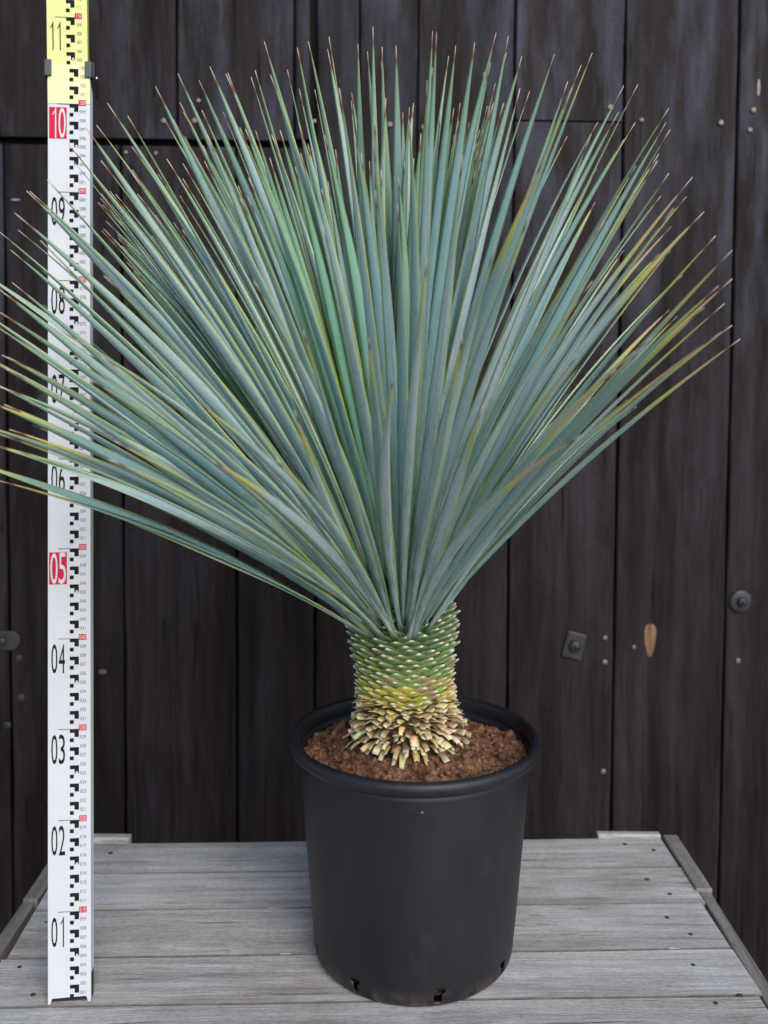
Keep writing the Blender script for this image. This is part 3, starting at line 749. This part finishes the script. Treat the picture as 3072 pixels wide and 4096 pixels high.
# tips measured in the photograph: (x, y, where) m = in the plane of the trunk, n = reaching to the viewer, f = reaching to the wall; then yellowing
T = '''300,650,f 189,718,n 105,762,m 119,764,n 58,851,n 73,919,m -2,926,m 162,961,n 42,999,m 403,792,f 406,642,n 530,691,n 424,884,f 593,936,f 633,695,f
417,1101,n,.2 48,1129,m -5,1156,m,.1 0,1249,n,.1 -10,1310,m,.2 171,1082,f 176,1220,f 212,1306,n,.2 77,1350,f,.3 702,1275,f,.2 726,959,f
711,293,m 796,321,n 839,265,m 911,291,m 905,296,f 621,344,m 430,412,m 512,463,n 387,500,f 340,505,m 272,573,m 654,470,f 720,409,f 733,446,m 691,476,n 808,440,f 893,446,f 960,510,n
529,587,f 740,546,f 838,568,f 963,792,n,.35 1057,165,m 1082,298,n 1005,307,f 1021,280,m 1150,278,f 1190,190,m 1234,165,m 1317,146,m 1310,196,f 1358,352,n 1197,354,f 1260,357,f 1231,434,f
1407,371,f 1406,403,f 1432,175,m 1469,205,n 1492,105,m 1529,188,m 1525,243,f 1584,182,m 1493,564,n,.4 1500,762,n,.1 1637,479,n,.1 1611,448,f 1654,412,f 1612,552,f 1707,320,n
1730,124,m 1746,129,n 1730,270,f 1794,224,f 1231,574,f 1823,182,m 1899,169,m 1962,251,f 1936,289,f 1984,131,n 2033,143,m 2024,212,f 2088,223,n 2079,354,f 2118,364,f 2013,412,n 1981,332,f
2218,216,m 2271,324,f 2287,353,n 2325,259,m 2368,211,m 2182,622,n,.6 1850,617,n 2364,534,n 2391,487,f 2268,545,f 2495,341,m 2474,448,n 2496,557,f 2387,670,f,.5 1732,680,f 1840,412,f
2550,338,m 2540,490,f 2674,433,m 2664,490,m 2679,518,n 2635,615,m,.2 2628,643,n,.5 2543,662,f,.6 2674,693,m 2643,783,f,.3 2770,707,m,.7 2693,832,n,.5 2746,785,f,.5 2685,906,f,.9
2817,846,m,.6 2862,942,m,.5 2929,999,n,.5 2416,883,n,.5 2682,999,f,.9 2636,1016,f,.4 2509,778,f 2381,808,f,.3 2495,999,f,.4 2929,1114,m,.7 2874,1143,n,.3 2897,1213,m,.6 2816,1228,n,.5
2928,1300,m,.5 2887,1327,n,.8 2960,1355,m,.8 2729,1100,f,.5 2677,1239,f,.9 2368,1123,n,.4 2610,1346,n,.8 2574,1389,n,.2 2463,1477,n,.9 2323,1741,n,.9 2313,1418,n,.6 2359,1420,f,.5
2536,1310,f,.3 2710,1263,f,.5 1709,1029,n,.8 1212,1318,n,.5 1476,1351,n,.7 1574,1506,n,.7 1851,1344,n,.8 1930,1626,n,1 1178,1640,n,.9 1107,1839,n,.9 2120,852,n,.3
7,1419,m,.2 32,1428,n,.7 22,1471,m,.5 0,1546,m,.2 18,1618,m,.5 38,1717,m,.8 -3,1734,n,.7 -10,1920,m,.8 116,1612,f 405,1423,n,.7 298,1419,n,.6 459,1763,n,.9 434,1835,n,.9
839,1839,n,1 777,1600,n,.7 351,1510,n,.9 376,1712,f,.5 -120,1060,m -150,1380,m,.3 -110,1240,n,.2 -90,1500,m,.3 -60,1600,m,.5 -140,1200,m 1015,1120,n,.2 1290,900,n 1590,820,n,.1 1980,980,n,.3 60,1800,m,.4 -60,1770,m,.3 -110,1690,m,.2 130,1700,f,.3 -140,1840,m,.4 210,1830,f,.4 330,1900,f,.4'''.split()
random.seed(21)
specs = []
def base_for(d):
    pol = math.acos(max(-1, min(1, d.z)))          # 0 = straight up
    t = min(1, pol/R_(60)); z = .525 - .127*t**1.1 + .010*math.sin(d.x*91+d.y*57+d.z*33)
    r = core_r(z)-.004; h = Vector((d.x, d.y, 0)); h = h.normalized() if h.length > .01 else Vector((1, 0, 0))
    return axis_c(z)+h*r
for it in T:
    p = it.split(','); x, y, kd = float(p[0]), float(p[1]), p[2]; yl = min(1, float(p[3])*(random.uniform(.95, 1.3) if x > 2100 else random.uniform(.45, .75))) if len(p) > 3 else (random.choice([0, 0, .25]) if x > 2100 else 0)
    d = ray(x, y).normalized(); oc = C0-CB; b_ = oc.dot(d); tmin = -b_; dmin = (oc+d*tmin).length
    L = {'n': random.uniform(.56, .60), 'm': random.uniform(.53, .56), 'f': random.uniform(.54, .60)}[kd]
    if L <= dmin: t = tmin + random.uniform(-.04, .04)
    else:
        h = math.sqrt(L*L-dmin*dmin); t = tmin+h if kd == 'f' else tmin-h
        if kd == 'm' and h > .30: t = tmin - .25
    tip = C0+d*t
    if tip.y > 1.80: tip = C0 + d*(1.80/d.y)
    dd = (tip-CB).normalized(); specs.append((base_for(dd), tip, yl, kd, 0))
# leaves whose points do not show: behind and between the others
ga = 2.39996; i = 0; extra = 0
while extra < 185:
    i += 1; pol = R_(6+70*((i*.618034) % 1)); az = i*ga
    d = Vector((math.sin(pol)*math.cos(az), math.sin(pol)*math.sin(az), math.cos(pol)))
    if d.y < -.25 and pol > R_(50): continue
    if d.x > .72 and pol > R_(52): continue
    L = random.uniform(.46, .54); tip = CB+d*L
    if tip.y > 1.80: tip.y = 1.80
    specs.append((base_for(d), tip, (random.choice([0, 0, .3]) if d.x > .3 else 0), 'f', 1 if random.random() < .10 else 0)); extra += 1
specs.sort(key=lambda s: (s[3] == 'f', s[1].y))
jb = bmesh.new()
for i, (b, tip, yl, kd, gr) in enumerate(specs):
    rl = random.Random(i*31+5)
    d = (tip-b); dn = d.normalized(); hor = math.hypot(dn.x, dn.y)
    arch = .012+.045*hor*rl.uniform(.5, 1.4)
    roll = rl.gauss(0, .42)
    if kd == 'm' and dn.x < -.25: roll = rl.choice([-1, 1, 1])*rl.uniform(.35, 1.0)
    wm = rl.uniform(.0134, .0174)
    if kd == 'n' and tip.y < 1.0: wm *= .66+.34*max(0, (tip.y-.6)/.4)
    if tip.x > .15 and kd != 'n': wm *= .92
    green = gr or (kd == 'f' and abs(tip.x-.0) < .16 and rl.random() < .22)
    args = (b-Y0, tip-Y0, wm, roll, arch, i, yl, green, rl.gauss(0, .014))
    if i < 100:
        bm = bmesh.new(); leaf(bm, *args); bmesh.ops.recalc_face_normals(bm, faces=bm.faces)
        mesh_obj('leaf', bm, M_leaf, yuc)
    else: leaf(jb, *args)
bmesh.ops.recalc_face_normals(jb, faces=jb.faces)
o = mesh_obj('leaf_mass', jb, M_leaf, yuc); o['kind'] = 'stuff'
